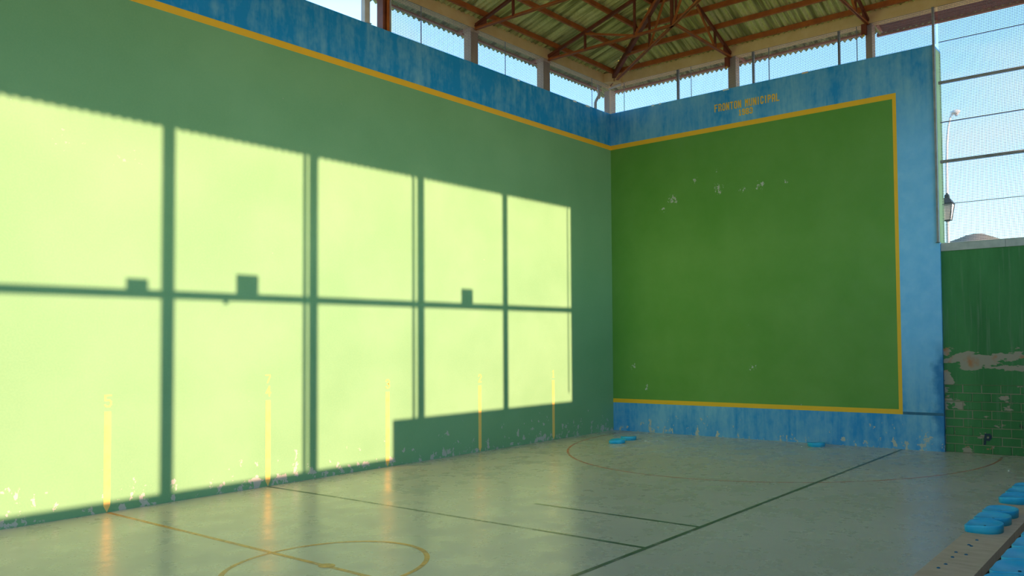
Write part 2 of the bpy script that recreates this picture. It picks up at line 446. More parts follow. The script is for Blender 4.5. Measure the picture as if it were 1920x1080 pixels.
# court marks 1 to 5 on the left wall: bar with a pointed foot
D = 3.0929
def stroke(mb, pts, w, put):
    """poly-line drawn with thick flat strokes; put maps (u, v) to a world point and gives the depth vector"""
    for (a, b) in zip(pts[:-1], pts[1:]):
        a, b = Vector(a), Vector(b); d = (b - a).normalized(); n = Vector((-d.y, d.x)) * (w / 2); ex = d * (w / 2)
        q = [a - ex - n, b + ex - n, b + ex + n, a - ex + n]
        lo = [put(p, 0) for p in q]; hi = [put(p, 1) for p in q]
        mb.add(lo + hi, [(0, 3, 2, 1), (4, 5, 6, 7), (0, 1, 5, 4), (1, 2, 6, 5), (2, 3, 7, 6), (3, 0, 4, 7)])
GL = {  # block letters on a 4 x 6 grid with cut corners
 'F': [[(0, 0), (0, 6), (4, 6)], [(0, 3.2), (3, 3.2)]],
 'R': [[(0, 0), (0, 6), (3, 6), (4, 5), (4, 4), (3, 3), (0, 3)], [(2.2, 3), (4, 1), (4, 0)]],
 'O': [[(0, 1), (0, 5), (1, 6), (3, 6), (4, 5), (4, 1), (3, 0), (1, 0), (0, 1)]],
 'N': [[(0, 0), (0, 6)], [(0, 6), (4, 0)], [(4, 0), (4, 6)]],
 'T': [[(0, 6), (4, 6)], [(2, 0), (2, 6)]],
 'M': [[(0, 0), (0, 6), (2, 3.2), (4, 6), (4, 0)]],
 'U': [[(0, 6), (0, 1), (1, 0), (3, 0), (4, 1), (4, 6)]],
 'I': [[(2, 0), (2, 6)]],
 'C': [[(4, 4.6), (4, 5), (3, 6), (1, 6), (0, 5), (0, 1), (1, 0), (3, 0), (4, 1), (4, 1.4)]],
 'P': [[(0, 0), (0, 6), (3, 6), (4, 5), (4, 3.8), (3, 2.8), (0, 2.8)]],
 'A': [[(0, 0), (0, 5), (1, 6), (3, 6), (4, 5), (4, 0)], [(0, 2.6), (4, 2.6)]],
 'L': [[(0, 6), (0, 0), (4, 0)]],
 '1': [[(1, 5), (2, 6), (2, 0)], [(1, 0), (3, 0)]],
 '2': [[(0, 4.8), (1, 6), (3, 6), (4, 5), (4, 4), (0, 0), (4, 0)]],
 '3': [[(0, 5), (1, 6), (3, 6), (4, 5), (4, 4), (3, 3), (1.4, 3)], [(3, 3), (4, 2), (4, 1), (3, 0), (1, 0), (0, 1)]],
 '4': [[(3, 0), (3, 6), (0, 2), (4, 2)]],
 '5': [[(4, 6), (0, 6), (0, 3.4), (3, 3.4), (4, 2.5), (4, 1), (3, 0), (1, 0), (0, 0.8)]],
 '7': [[(0, 6), (4, 6), (4, 5), (1.6, 0)]],
 '8': [[(1, 3), (0, 4), (0, 5), (1, 6), (3, 6), (4, 5), (4, 4), (3, 3), (1, 3), (0, 2), (0, 1), (1, 0), (3, 0), (4, 1), (4, 2), (3, 3)]],
 '9': [[(0, 1), (1, 0), (3, 0), (4, 1), (4, 5), (3, 6), (1, 6), (0, 5), (0, 4), (1, 3), (4, 3)]],
}
def glyph(ch, name, parent, put, sx, sz, w, mat):
    mb = MB()
    for i, pl in enumerate(GL[ch]):
        for j in range(len(pl) - 1):
            stroke(mb, [(a * sx, b * sz) for a, b in pl[j:j + 2]], w, lambda p, k, e=1 + 0.09 * (i * 5 + j): put(p, k * e))
    return mb.build(name, mat, parent)
def on_left(y, z, flip=1):
    return lambda p, k: (0.004 * k, y + p[0], z + p[1])
def on_front(x, z):
    return lambda p, k: (x + p[0], -0.004 * k, z + p[1])
for i in range(1, 6):
    yc = -D * i - (0.0)
    hw = 0.055
    MB().prism([(yc - hw, 0.12), (yc, 0.0), (yc + hw, 0.12), (yc + hw, 1.86), (yc - hw, 1.86)], 0, 0, 0.005).build('court_mark', M_MARK, wl)
    glyph(str(i), 'court_number', wl, on_left(yc - 0.045, 1.955), 0.024, 0.034, 0.026, M_MARK)
glyph('7', 'court_number', wl, on_left(-4 * D - 0.055, 2.245), 0.024, 0.027, 0.024, M_MARK)
x = 4.205
txt = 'FRONTON MUNICIPAL'
sx_, sz_, adv = 0.0192, 0.0345, 0.1385
zline = lambda xx: 10.345 - (xx - 4.2) * 0.016
for ch in txt:
    if ch != ' ':
        glyph(ch, 'letter', wf, on_front(x - (1.1 * sx_ if ch == 'I' else 0), zline(x)), sx_, sz_, 0.033, M_YEL)
    x += adv * (0.75 if ch in ' I' else 1.0) * 1.02
x = 5.06
for ch in '1983':
    glyph(ch, 'letter', wf, on_front(x, 10.085), sx_, 0.027, 0.032, M_YEL); x += 0.130

# low side wall in line with the front wall: painted blocks below, peeling render above, concrete coping
YL = 0.10
M_MORTAR = simple('pale_mortar', (0.20, 0.25, 0.13), (0.30, 0.27, 0.18), 3, 0.8, 0.2)
ws = tag(MB().box((XF, YL + 0.012, 0), (XR + 0.30, 0.5, 5.37)).build('wall_front_side', M_MORTAR), 'peeling dark green side wall of blocks right of the front wall', 'wall', kind='structure')
MB().box((XF, YL - 0.012, 1.80), (XR, YL + 0.03, 5.37)).build('render_coat', M_RENDER, ws)
BW, BH, JT = 0.47, 0.236, 0.016
BH0 = 1.80 / 8
blk = None
for r in range(8):
    xo = XF + (0.0 if r % 2 else -BW / 2)
    k = 0
    while xo + k * BW < XR - 0.02:
        x0 = max(XF + 0.004, xo + k * BW + JT / 2); x1 = min(XR, xo + (k + 1) * BW - JT / 2); k += 1
        if x1 - x0 < 0.06: continue
        full = abs((x1 - x0) - (BW - JT)) < 1e-3
        z0 = r * BH0 + JT / 2; dp = random.uniform(-0.006, 0.008)
        if full and blk is not None:
            inst(blk, 'block', ws, (x0, YL + dp, z0)); continue
        w, h = x1 - x0, BH0 - JT; b = 0.012
        m = MB().add([(0, b, 0), (w, b, 0), (w, b, h), (0, b, h), (b, 0, b), (w - b, 0, b), (w - b, 0, h - b), (b, 0, h - b), (0, 0.03, 0), (w, 0.03, 0), (w, 0.03, h), (0, 0.03, h)],
                     [(4, 5, 6, 7), (0, 1, 5, 4), (1, 2, 6, 5), (2, 3, 7, 6), (3, 0, 4, 7), (8, 9, 1, 0), (9, 10, 2, 1), (10, 11, 3, 2), (11, 8, 0, 3)])
        o = m.build('block', M_BLOCK, ws, loc=(0, 0, 0)); o.location = (x0, YL + dp, z0)
        if full: blk = o
glyph('P', 'dark_mark', ws, lambda p, k: (12.07 + p[0] + 0.12 * p[1], YL - 0.010 - 0.004 * k, 0.27 + p[1]), 0.030, 0.040, 0.055, M_HOLE)
k = 0
xx = XF + 0.01
while xx < XR:
    x1 = min(xx + 1.62 - 0.008, XR + 0.3)
    MB().box((xx, YL - 0.05, 5.37), (x1, 0.54, 5.585)).build('coping_stone', M_COPE, ws); xx += 1.62
# right side wall (its openings let the sun in)
wr = tag(MB().box((XR, YR, 0), (XR + 0.3, -10.2, 4.64)).build('wall_right', M_COPE), 'low wall along the right side behind the benches', 'wall', kind='structure')
MB().box((XR, -10.2, 0), (XR + 0.3, -3.28, 5.59)).build('high_section', M_COPE, wr)
MB().box((XR, YR, 4.64), (XR + 0.3, -19.2, 12.0)).build('unseen_light_block', M_COPE, wr)  # unseen upper wall, added to cut light on the upper left wall
MB().box((XR, -3.28, 0), (XR + 0.3, -0.43, 12.0)).build('end_bay', M_COPE, wr)
MB().box((XR, -0.43, 0), (XR + 0.3, 0.10, 7.6)).build('added_sun_gap_pier', M_COPE, wr)  # added unseen pier, kept low so sun strikes the front wall's end face

# ------------------------------------------------------------------ floor lines
def fline(a, b, w, mat, z=0.0015):
    a, b = Vector(a), Vector(b); d = (b - a).normalized(); n = Vector((-d.y, d.x)) * w / 2
    L = (b - a).length; k = max(1, int(L / 2)); m = MB()
    q = [a - n, b - n, b + n, a + n]
    m.add([(p.x, p.y, z) for p in q], [(0, 1, 2, 3)])
    return m.build('floor_line', mat, floor)
def farc(c, r, w, a0, a1, mat, name='floor_line', z=0.0015):
    m = MB(); n = 96
    for i in range(n + 1):
        t = a0 + (a1 - a0) * i / n
        m.v += [(c[0] + (r - w / 2) * math.cos(t), c[1] + (r - w / 2) * math.sin(t), z), (c[0] + (r + w / 2) * math.cos(t), c[1] + (r + w / 2) * math.sin(t), z)]
    for i in range(n): m.f.append((2 * i, 2 * i + 1, 2 * i + 3, 2 * i + 2))
    return m.build(name, mat, floor)
fline((9.96, -0.05), (9.96, -30), 0.085, M_GLINE, 0.0030)
fline((6.3, -10.73), (9.92, -10.73), 0.075, M_GLINE)
fline((8.0, -12.28), (9.92, -12.28), 0.075, M_GLINE)
fline((0.05, -12.40), (2.4, -12.33), 0.075, M_GLINE)
fline((2.4, -12.33), (8.0, -12.28), 0.07, M_GLINE2)
farc((6.64, -1.01), 5.96, 0.06, math.pi * 0.93, math.pi * 2.04, M_RED, z=0.0020)
fline((0.05, -15.46), (9.9, -15.36), 0.075, M_ORANGE, 0.0020)
farc((6.74, -15.36), 1.32, 0.075, 0, 2 * math.pi, M_ORANGE, z=0.0026)
MB().add([(6.74 + 0.14 * math.cos(t * math.pi / 6), -15.38 + 0.10 * math.sin(t * math.pi / 6), 0.0034) for t in range(12)], [tuple(range(12))]).build('centre_spot', M_ORANGE, floor)

# ------------------------------------------------------------------ ring beam and columns
BB, BT = 12.0, 12.29
rb = tag(empty('ring_beam', (0, 0, BB)), 'concrete ring beam running round under the roof', 'beam', kind='structure')
MB().box((-0.30, YR, BB), (0, 0, BT + 0.05)).build('beam_run', M_CONC, rb)
MB().box((-0.30, 0, BB), (XR + 0.3, 0.30, BT + 0.05)).build('beam_run', M_CONC, rb)
MB().box((XR, YR, BB), (XR + 0.3, 0, BT + 0.05)).build('beam_run', M_CONC, rb)
MB().prism([(0, 0), (0.52, 0), (0.52, -0.12), (0.20, -0.36), (0, -0.36)], 2, BB, BT + 0.02).build('corner_block', M_CONC, rb)
LC = [(-0.17, 'in the corner'), (-3.255, 'third'), (-6.30, 'second'), (-9.25, 'first')]
def column(x0, x1, y0, y1, z0, z1, label, mat, group=None, name='roof_column', cap=True):
    t = empty(name, ((x0 + x1) / 2, (y0 + y1) / 2, z0)); tag(t, label, 'column', group)
    MB().box((x0, y0, z0), (x1, y1, z1)).build('shaft', mat, t)
    if cap: MB().box((x0 - 0.02, y0 - 0.02, z1 - 0.10), (x1 + 0.02, y1 + 0.02, z1)).build('head', mat, t)
    return t
column(-0.30, -0.03, -3.41, -3.10, WT, BB, 'concrete column on the left wall, nearest to the corner', M_COLC, 'left wall columns')
column(-0.30, -0.03, -6.44, -6.16, WT, BB, 'concrete column on the left wall, middle of three beside the mesh', M_COLC, 'left wall columns')
t = empty('roof_column', (-0.15, -9.25, WT)); tag(t, 'dark red steel column on the left wall where the mesh ends', 'column', 'left wall columns')
MB().box((-0.30, -9.36, WT), (-0.06, -9.29, BB)).build('channel', M_STEEL2, t)
MB().box((-0.30, -9.24, WT), (-0.06, -9.16, BB)).build('channel', M_STEEL, t)
MB().box((-0.20, -9.29, WT), (-0.16, -9.24, BB)).build('web_plate', M_STEEL2, t)
MB().box((-0.07, -9.155, WT), (-0.03, -9.12, BB)).build('mesh_post', M_COPE, t)
column(-0.28, 0.02, 0.02, 0.28, WT, BB - 0.16, 'short concrete column standing in the wall corner', M_COLC, 'front wall columns', cap=False)
column(4.68, 4.95, 0.03, 0.29, WT, BB, 'concrete column on the front wall above the painted lettering', M_COLC, 'front wall columns', cap=False)
column(9.15, 9.34, 0.03, 0.29, WT, BB, 'narrow concrete column on the front wall above the yellow corner', M_COLC, 'front wall columns', cap=False)
column(13.75, 13.98, 0.12, 0.34, 5.585, BB, 'tall concrete column on the low side wall out to the right', M_COLC, 'front wall columns', cap=False)
for y in (-12.35, -15.43, -18.5, -21.6):
    column(-0.30, -0.03, y - 0.14, y + 0.14, WT, BB, 'concrete column on the left wall farther along behind the view', M_COLC, 'left wall columns behind the view', cap=False)
# slim posts
def post(x, y, z0, z1, w, label, mat=M_GREY):
    t = MB().box((x - w / 2, y - w / 2, z0), (x + w / 2, y + w / 2, z1))
    t.box((x - w, y - w / 2, z0), (x + w, y + w / 2, z0 + 0.012))
    return tag(t.build('mesh_post', mat, loc=(x, y, z0)), label, 'post', 'slim mesh posts')
post(2.78, 0.07, WT, BB, 0.075, 'slim steel post between the corner and the lettering')
post(5.555, 0.07, WT, BB, 0.065, 'slim steel post just right of the lettering column')
post(8.345, 0.07, WT, BB, 0.06, 'slim steel post left of the narrow front column')
post(-0.10, -9.84, WT, BB - 0.01, 0.15, 'pale grey post on the left wall in front of open sky', M_PIPE)
post(11.05, -0.045, 5.6, BB, 0.06, 'tall thin steel post down the end of the front wall')
# right side columns, whose shadows fall on the left wall
for yc, w, lab in ((-6.245, 0.2, 'right side column nearest to the end bay'), (-9.32, 0.22, 'right side column by the step in the low wall'),
              (-12.39, 0.22, 'right side column behind the lower benches'), (-15.52, 0.24, 'right side column beside the camera position'),
              (-18.6, 0.24, 'right side column level with the upper benches'), (-21.7, 0.24, 'right side column behind the camera position')):
    column(XR, XR + 0.22, yc - w / 2, yc + w / 2, 4.64 if yc < -10.2 else 5.59, BB, lab, M_COLC, 'right side columns', cap=False)
def thin_pole(y, w, z0, label):
    tag(MB().tube([(XR - 0.07, y, 0.0 if z0 < 5.7 else z0), (XR - 0.07, y, BB)], w / 2, 10).build('drain_pole', M_GREY, loc=(XR - 0.07, y, 0.0 if z0 < 5.7 else z0)), label, 'pole', 'right side poles')
thin_pole(-12.59, 0.10, 4.64, 'thin pole beside the right column behind the lower benches')
thin_pole(-9.545, 0.085, 5.59, 'thin pole beside the right column by the wall step')
thin_pole(-3.42, 0.05, 5.85, 'thin pole beside the solid right end bay')
rail = empty('side_rail', (XR + 0.12, -3.3, 8.48)); tag(rail, 'long steel rail across the right side openings', 'rail')
ycs = [-3.28, -6.245, -9.32, -12.39, -15.52, -18.6, -21.7, YR]
for a, b in zip(ycs[:-1], ycs[1:]):
    MB().box((XR + 0.06, b, 8.48), (XR + 0.18, a, 8.625)).build('rail_bar', M_GREY, rail)
for y0, y1, z0, z1, lab in ((-16.25, -15.87, 8.46, 8.77, 'small floodlight on the right side rail beside the camera column'),
                       (-14.15, -13.68, 8.46, 8.97, 'tall floodlight box on the right side rail between two columns'),
                       (-7.92, -7.51, 8.46, 8.96, 'floodlight box on the right side rail nearest the end bay')):
    yc = (y0 + y1) / 2
    t = empty('floodlight', (XR + 0.0, yc, z0)); tag(t, lab, 'floodlight', 'rail floodlights')
    MB().box((XR - 0.20, y0, z0), (XR + 0.05, y1, z1)).build('housing', M_DARK, t)
    MB().box((XR - 0.215, y0 + 0.03, z0 + 0.04), (XR - 0.20, y1 - 0.03, z1 - 0.04)).build('lens', M_GLASS, t)
    MB().box((XR + 0.05, yc - 0.03, 8.50), (XR + 0.06, yc + 0.03, 8.60)).build('bracket', M_GREY, t)
tag(MB().tube([(XR + 0.03, -14.38, 8.45), (XR + 0.03, -14.38, 8.38)], 0.05, 8).build('junction_box', M_DARK, loc=(XR + 0.03, -14.38, 8.38)), 'small round junction box hanging under the right rail', 'junction box')

# ------------------------------------------------------------------ wire mesh panels
def mesh_panel(name, label, along, c, u0, u1, z0, z1, seams, tens=(), pitch=0.042, wd=0.0068):
    """along = 'x' (front) or 'y' (left); c = plane position"""
    def P(u, v): return (u, c, v) if along == 'x' else (c, u, v)
    t = empty(name, P((u0 + u1) / 2, z0)); tag(t, label, 'mesh')
    m = MB(); q = wd / 2
    def wire(a0, b0, a1, b1, m, q):
        lo = P(a0 - (q if a0 == a1 else 0), b0 - (q if b0 == b1 else 0)); hi = P(a1 + (q if a0 == a1 else 0), b1 + (q if b0 == b1 else 0))
        lo = list(lo); hi = list(hi); k = 1 if along == 'x' else 0
        lo[k] -= q * 0.6; hi[k] += q * 0.6
        m.box(lo, hi)
    z = z0 + pitch / 2
    while z < z1: wire(u0, z, u1, z, m, q * 1.45); z += pitch
    u = u0 + pitch / 2
    while u < u1: wire(u, z0, u, z1, m, q * 0.75); u += pitch
    o = m.build('wire_grid', M_WIRE, t); o['kind'] = 'stuff'
    for s in seams:
        mm = MB(); wire(s, z0, s, z1, mm, 0.011); mm.build('lacing_wire', M_GREY, t)
    for s in tens:
        mm = MB(); wire(u0, s, u1, s, mm, 0.011); mm.build('tension_wire', M_WIRE, t)
    return t
mesh_panel('wire_mesh', 'wire mesh closing the gap above the blue left wall', 'y', -0.012, -9.12, -0.03, WT + 0.004, BB - 0.004, (-8.2, -5.1, -1.0))
mesh_panel('wire_mesh', 'wire mesh closing the gap above the front wall', 'x', 0.012, 0.03, 11.10, WT + 0.004, BB - 0.004, (0.6, 3.32, 6.12, 8.9))
mp_ = mesh_panel('wire_mesh', 'tall wire mesh over the peeling side wall with lamps behind', 'x', -0.012, 11.17, XR, 5.59, BB, (), (11.02, 8.83, 6.62))
for zz in (9.90, 7.76):
    MB().tube([(11.16, -0.05, zz), (XR, -0.05, zz)], 0.045, 8).build('rail', M_GREY, mp_)

# corner downpipe behind the left mesh
t = empty('downpipe', (-0.42, -0.31, WT)); tag(t, 'pale kinked downpipe behind the mesh at the wall corner', 'pipe')
pp = [(-0.42, -0.12, 12.12), (-0.42, -0.12, 11.95), (-0.42, -0.10, 11.72), (-0.42, -0.16, 11.62), (-0.42, -0.27, 11.47), (-0.42, -0.31, 11.38), (-0.42, -0.31, 10.2)]
MB().tube(pp, 0.05, 10).build('pipe_run', M_PIPE, t, smooth=True)
MB().tube([(-0.42, -0.12, 12.08), (-0.42, -0.12, 12.16)], 0.07, 10).build('outlet', M_PIPE, t)
t = MB().tube([(0.00, -0.06, 11.86), (0.50, -0.05, 11.93)], 0.035, 8)
tag(t.build('cable_conduit', M_PIPE, loc=(0, -0.06, 11.86)), 'short pale conduit under the corner of the ring beam', 'conduit')

# ------------------------------------------------------------------ roof
PITCH_W, AMP, NW = 0.177, 0.036, 6
CW = PITCH_W * NW
def sheet_mesh(name, fx, uA, uB, loA, hiA, lift):
    """corrugated sheet: u along the eave, v up the slope (plan distance); fx maps (u, v, dz) to a point"""
    n = 36; top = []; bot = []; cols = []
    for i in range(n + 1):
        u = uA + (uB - uA) * i / n
        lo, hi = loA, hiA(u)
        if hi - lo < 0.005: continue
        cols.append((u, lo, hi))
    if len(cols) < 2: return None
    m = MB()
    for u, lo, hi in cols:
        w = AMP * math.cos(2 * math.pi * u / PITCH_W)
        for v, l in ((lo, lift), (hi, lift * 0.2)):
            m.v.append(fx(u, v, w + l)); m.v.append(fx(u, v, w + l + 0.008))
    k = len(cols)
    for i in range(k - 1):
        a, b = 4 * i, 4 * i + 4
        m.f += [(a, a + 2, b + 2, b), (a + 1, b + 1, b + 3, a + 3), (a, b, b + 1, a + 1), (a + 2, a + 3, b + 3, b + 2)]
    m.f += [(0, 1, 3, 2), (4 * k - 4, 4 * k - 2, 4 * k - 1, 4 * k - 3)]
    return m
def slope(name, label, fx, u_start, u_end, v_breaks, hip, du):
    t = tag(empty(name, (0, 0, 0)), label, 'roof', kind='structure')
    shared = {}
    c = 0
    u = u_start
    while (u - u_end) * du < 0:
        ub = u + du * CW
        for r in range(len(v_breaks) - 1):
            v0 = v_breaks[r] - (0.14 if r else 0); v1 = v_breaks[r + 1]
            h = [hip(u + (ub - u) * i / 36) for i in range(37)]
            full = min(h) >= v1
            if full and r in shared:
                o, u0 = shared[r]; d = Vector(fx(u, v0, 0)) - Vector(fx(u0, v0, 0))
                inst(o, 'corrugated_sheet', t, o.location + d); continue
            if full:
                m = sheet_mesh(name, fx, u, ub, v0, lambda q: v1, 0.016 if r else 0.0)
            else:
                m = sheet_mesh(name, fx, u, ub, v0, lambda q: min(v1, hip(q)), 0.016 if r else 0.0)
            if m is None: continue
            o = m.build('corrugated_sheet', M_SHEETF if name == 'roof_front' else M_SHEET, t)
            if full: shared[r] = (o, u)
        u = ub; c += 1
    return t
KH = YM / XM
VB = [-EL, 1.42, 3.48, 5.54, 7.6, XM]
# v is the plan distance from the wall line
slope('roof_left', 'corrugated roof slope rising from the left wall', lambda u, v, d: (v, u, ZS + S1 * v + d), 0.634, YR, VB, lambda u: -u / KH if u > -YM else XM, -1)
slope('roof_right', 'corrugated roof slope over the right side benches', lambda u, v, d: (2 * XM - v, u, ZS + S1 * v + d), 0.634, YR, VB, lambda u: -u / KH if u > -YM else XM, -1)
VF = [-EF, 0.97, 2.37, 3.78, YM]
slope('roof_front', 'corrugated hip end of the roof above the front wall', lambda u, v, d: (u, -v, ZS + S2 * v + d), -1.2, 2 * XM + 1.2, VF, lambda u: (u * KH if u < XM else (2 * XM - u) * KH), 1)

# purlins and eave trims
pt = tag(empty('purlins', (0, 0, 12)), 'red oxide steel purlins carrying the corrugated sheets', 'purlins', kind='structure')
zt = 0.045
for k in range(9):
    v = 0.38 + 1.03 * k
    z = ZC + S1 * v + zt + 0.075
    y0 = -v * KH
    MB().bar((v, y0, z), (v, YR, z), 0.075, 0.14).build('purlin', M_STEEL, pt)
    MB().bar((2 * XM - v, y0, z), (2 * XM - v, YR, z), 0.075, 0.14).build('purlin', M_STEEL, pt)
    z2 = ZC + S2 * v * KH + zt + 0.075
    MB().bar((v, y0, z2), (2 * XM - v, y0, z2), 0.075, 0.14).build('purlin', M_STEEL, pt)
ze = ZS - S1 * (EL - 0.22) - AMP - 0.03
MB().bar((-EL + 0.22, 0.4, ze), (-EL + 0.22, YR, ze), 0.05, 0.06).build('eave_purlin', M_TRIM, pt)
MB().bar((2 * XM + EL - 0.22, 0.4, ze), (2 * XM + EL - 0.22, YR, ze), 0.05, 0.05).build('eave_purlin', M_TRIM, pt)
zf = ZS - S2 * (EF - 0.20) - AMP - 0.03
MB().bar((-0.7, EF - 0.20, zf), (9.2, EF - 0.20, zf), 0.05, 0.06).build('eave_purlin', M_TRIM, pt)
MB().bar((9.2, EF + 0.035, ZS - S2 * EF - 0.03), (19.2, EF + 0.035, ZS - S2 * EF - 0.03), 0.06, 0.10).build('eave_purlin', M_TRIM, pt)
# outriggers under the eaves
for y in (-3.255, -6.30, -9.25, -12.35):
    MB().bar((-0.28, y, 12.04), (-EL + 0.19, y, ze - 0.02), 0.07, 0.07).build('outrigger', M_TRIM, pt)
for x in (4.98, 9.40, 13.9):
    MB().bar((x, 0.28, 12.02), (x, EF - 0.17, zf - 0.02), 0.07, 0.07).build('outrigger', M_TRIM, pt)
# dark boarded soffit over the right part of the front eave
sf = tag(empty('soffit', (9.4, 0.3, 11.9)), 'dark boarded soffit under the front eave on the right', 'soffit', kind='structure')
for i in range(4):
    y0 = 0.31 + i * 0.125
    zz = lambda y: 12.03 - (y - 0.3) * 0.16
    MB().add([(9.40, y0, zz(y0)), (XR + 0.3, y0, zz(y0)), (XR + 0.3, y0 + 0.115, zz(y0 + 0.115)), (9.40, y0 + 0.115, zz(y0 + 0.115)),
              (9.40, y0, zz(y0) + 0.02), (XR + 0.3, y0, zz(y0) + 0.02), (XR + 0.3, y0 + 0.115, zz(y0 + 0.115) + 0.02), (9.40, y0 + 0.115, zz(y0 + 0.115) + 0.02)],
             [(0, 3, 2, 1), (4, 5, 6, 7), (0, 1, 5, 4), (1, 2, 6, 5), (2, 3, 7, 6), (3, 0, 4, 7)]).build('board', M_STEEL2, sf)

# trusses
def truss(label, p0, d, L, slope_, posts, braces, zb=12.0, heavy=False, both=False, s0=0.0, name='roof_truss', group='roof trusses'):
    p0 = Vector((p0[0], p0[1], 0)); d = Vector((d[0], d[1], 0)).normalized(); half = L / 2 if both else L
    t = empty(name, (p0.x, p0.y, zb)); tag(t, label, 'truss', group)
    def top(s): return ZC + slope_ * (s if (not both or s <= half) else L - s)
    def P(s, z): q = p0 + d * s; return (q.x, q.y, z)
    wc, hc = (0.12, 0.15) if heavy else (0.09, 0.09)
    if both:
        MB().angle(P(0, top(0)), P(half, top(half)), wc, hc).build('top_chord', M_STEEL2, t)
        MB().angle(P(half, top(half)), P(L, top(L)), wc, hc).build('top_chord', M_STEEL2, t)
    else:
        MB().bar(P(0, top(0)), P(L, top(L)), wc * (1 if heavy else 0.8), hc).build('top_chord', M_STEEL2, t)
    MB().angle(P(s0, zb), P(L - (0 if not both else s0), zb), 0.10, 0.08).build('bottom_chord', M_STEEL, t)
    for s in posts: MB().bar(P(s, zb), P(s, top(s)), 0.06, 0.06).build('web_post', M_STEEL2, t)
    for a, ka, b, kb in braces:
        MB().bar(P(a, top(a) - 0.03 if ka else zb), P(b, top(b) - 0.03 if kb else zb), 0.055, 0.055).build('web_brace', M_STEEL, t)
    for e in ([0, L] if both else [0]):
        sg = 1 if e == 0 else -1
        q0, q1 = P(e + sg * 0.02, 0), P(e + sg * 0.46, 0)
        n = Vector((-d.y, d.x, 0)) * 0.008
        pts = [(q0, zb - 0.05), (q1, zb + 0.02), (q1, top(e + sg * .46) - 0.02), (q0, top(e + sg * 0.02))]
        vs_ = [Vector((q[0], q[1], z)) + n for q, z in pts] + [Vector((q[0], q[1], z)) - n for q, z in pts]
        MB().add(vs_, [(0, 1, 2, 3), (7, 6, 5, 4), (0, 4, 5, 1), (1, 5, 6, 2), (2, 6, 7, 3), (3, 7, 4, 0)]).build('gusset_plate', M_STEEL2, t)
    return t
truss('red steel jack truss from the left wall column nearest the corner', (0, -3.2), (1, 0), 4.72, S1, (1.5, 3.37, 4.66), ((1.45, 1, 3.37, 0), (3.37, 0, 4.6, 1)))
LH = math.hypot(XM, YM); SH = S1 * XM / LH
truss('red steel hip truss running diagonally up from the wall corner', (0, 0), (XM, -YM), LH, SH, (3.87, 5.68, 8.2), ((1.7, 1, 3.87, 0), (3.87, 0, 5.6, 1), (5.68, 0, 8.2, 1)), heavy=True, s0=0.75)
truss('red steel hip truss running up from the far right corner', (2 * XM, 0), (-XM, -YM), LH, SH, (3.87, 5.68, 8.2), ((1.7, 1, 3.87, 0), (3.87, 0, 5.6, 1), (5.68, 0, 8.2, 1)), heavy=True, s0=0.75)
truss('red steel jack truss from the front wall column above the lettering', (4.8, 0), (0, -1), 3.2, S2, (0.98, 3.18), ((0.98, 0, 2.0, 1),))
truss('red steel truss from the narrow front column to the ridge', (9.24, 0), (0, -1), YM, S2, (0.98, 3.2, 5.4), ((0.98, 0, 2.0, 1), (3.2, 0, 5.4, 1)))
truss('red steel jack truss over the low side wall', (13.86, 0), (0, -1), 3.2, S2, (0.98, 3.18), ((0.98, 0, 2.0, 1),))
for i, (y, lab) in enumerate(((-6.30, 'full span red steel truss from the middle left wall column'), (-9.25, 'full span red steel truss from the dark steel column'),
               (-12.35, 'full span red steel truss over court mark four'), (-15.43, 'full span red steel truss over court mark five'),
               (-18.5, 'full span red steel truss just ahead of the camera'), (-21.6, 'full span red steel truss at the open end of the roof'))):
    L = 2 * XM
    ps = (1.5, 3.37, 5.6, 7.4, XM, L - 7.4, L - 5.6, L - 3.37, L - 1.5)
    br = ((1.45, 1, 3.37, 0), (3.37, 1, 5.6, 0), (5.6, 1, 7.4, 0), (7.4, 0, XM, 1), (L - 1.45, 1, L - 3.37, 0), (L - 3.37, 1, L - 5.6, 0), (L - 5.6, 1, L - 7.4, 0), (L - 7.4, 0, XM, 1))
    truss(lab, (0, y), (1, 0), L, S1, ps, br, both=True)
MB_r = MB().bar((XM, -YM, ZC + S1 * XM + 0.1), (XM, YR, ZC + S1 * XM + 0.1), 0.1, 0.16)
MB_r.build('ridge_purlin', M_STEEL, pt)
# caps over hips and ridge
rc = tag(empty('ridge_caps', (XM, -YM, ZS + S1 * XM)), 'fibre cement caps along the hips and the ridge', 'roof caps', kind='structure')
for a_, b_ in (((-EL, 0.634, ZS - S1 * EL), (XM, -YM, ZS + S1 * XM)), ((2 * XM + EL, 0.634, ZS - S1 * EL), (XM, -YM, ZS + S1 * XM)), ((XM, -YM, ZS + S1 * XM), (XM, YR, ZS + S1 * XM))):
    a_, b_ = Vector(a_), Vector(b_)
    for k in range(8):
        p_, q_ = a_.lerp(b_, k / 8), a_.lerp(b_, (k + 1) / 8 + 0.005)
        up_ = Vector((0, 0, AMP + 0.03 + 0.006 * (k % 2)))
        MB().bar(p_ + up_, q_ + up_, 0.34, 0.035).build('cap', M_SHEET, rc)
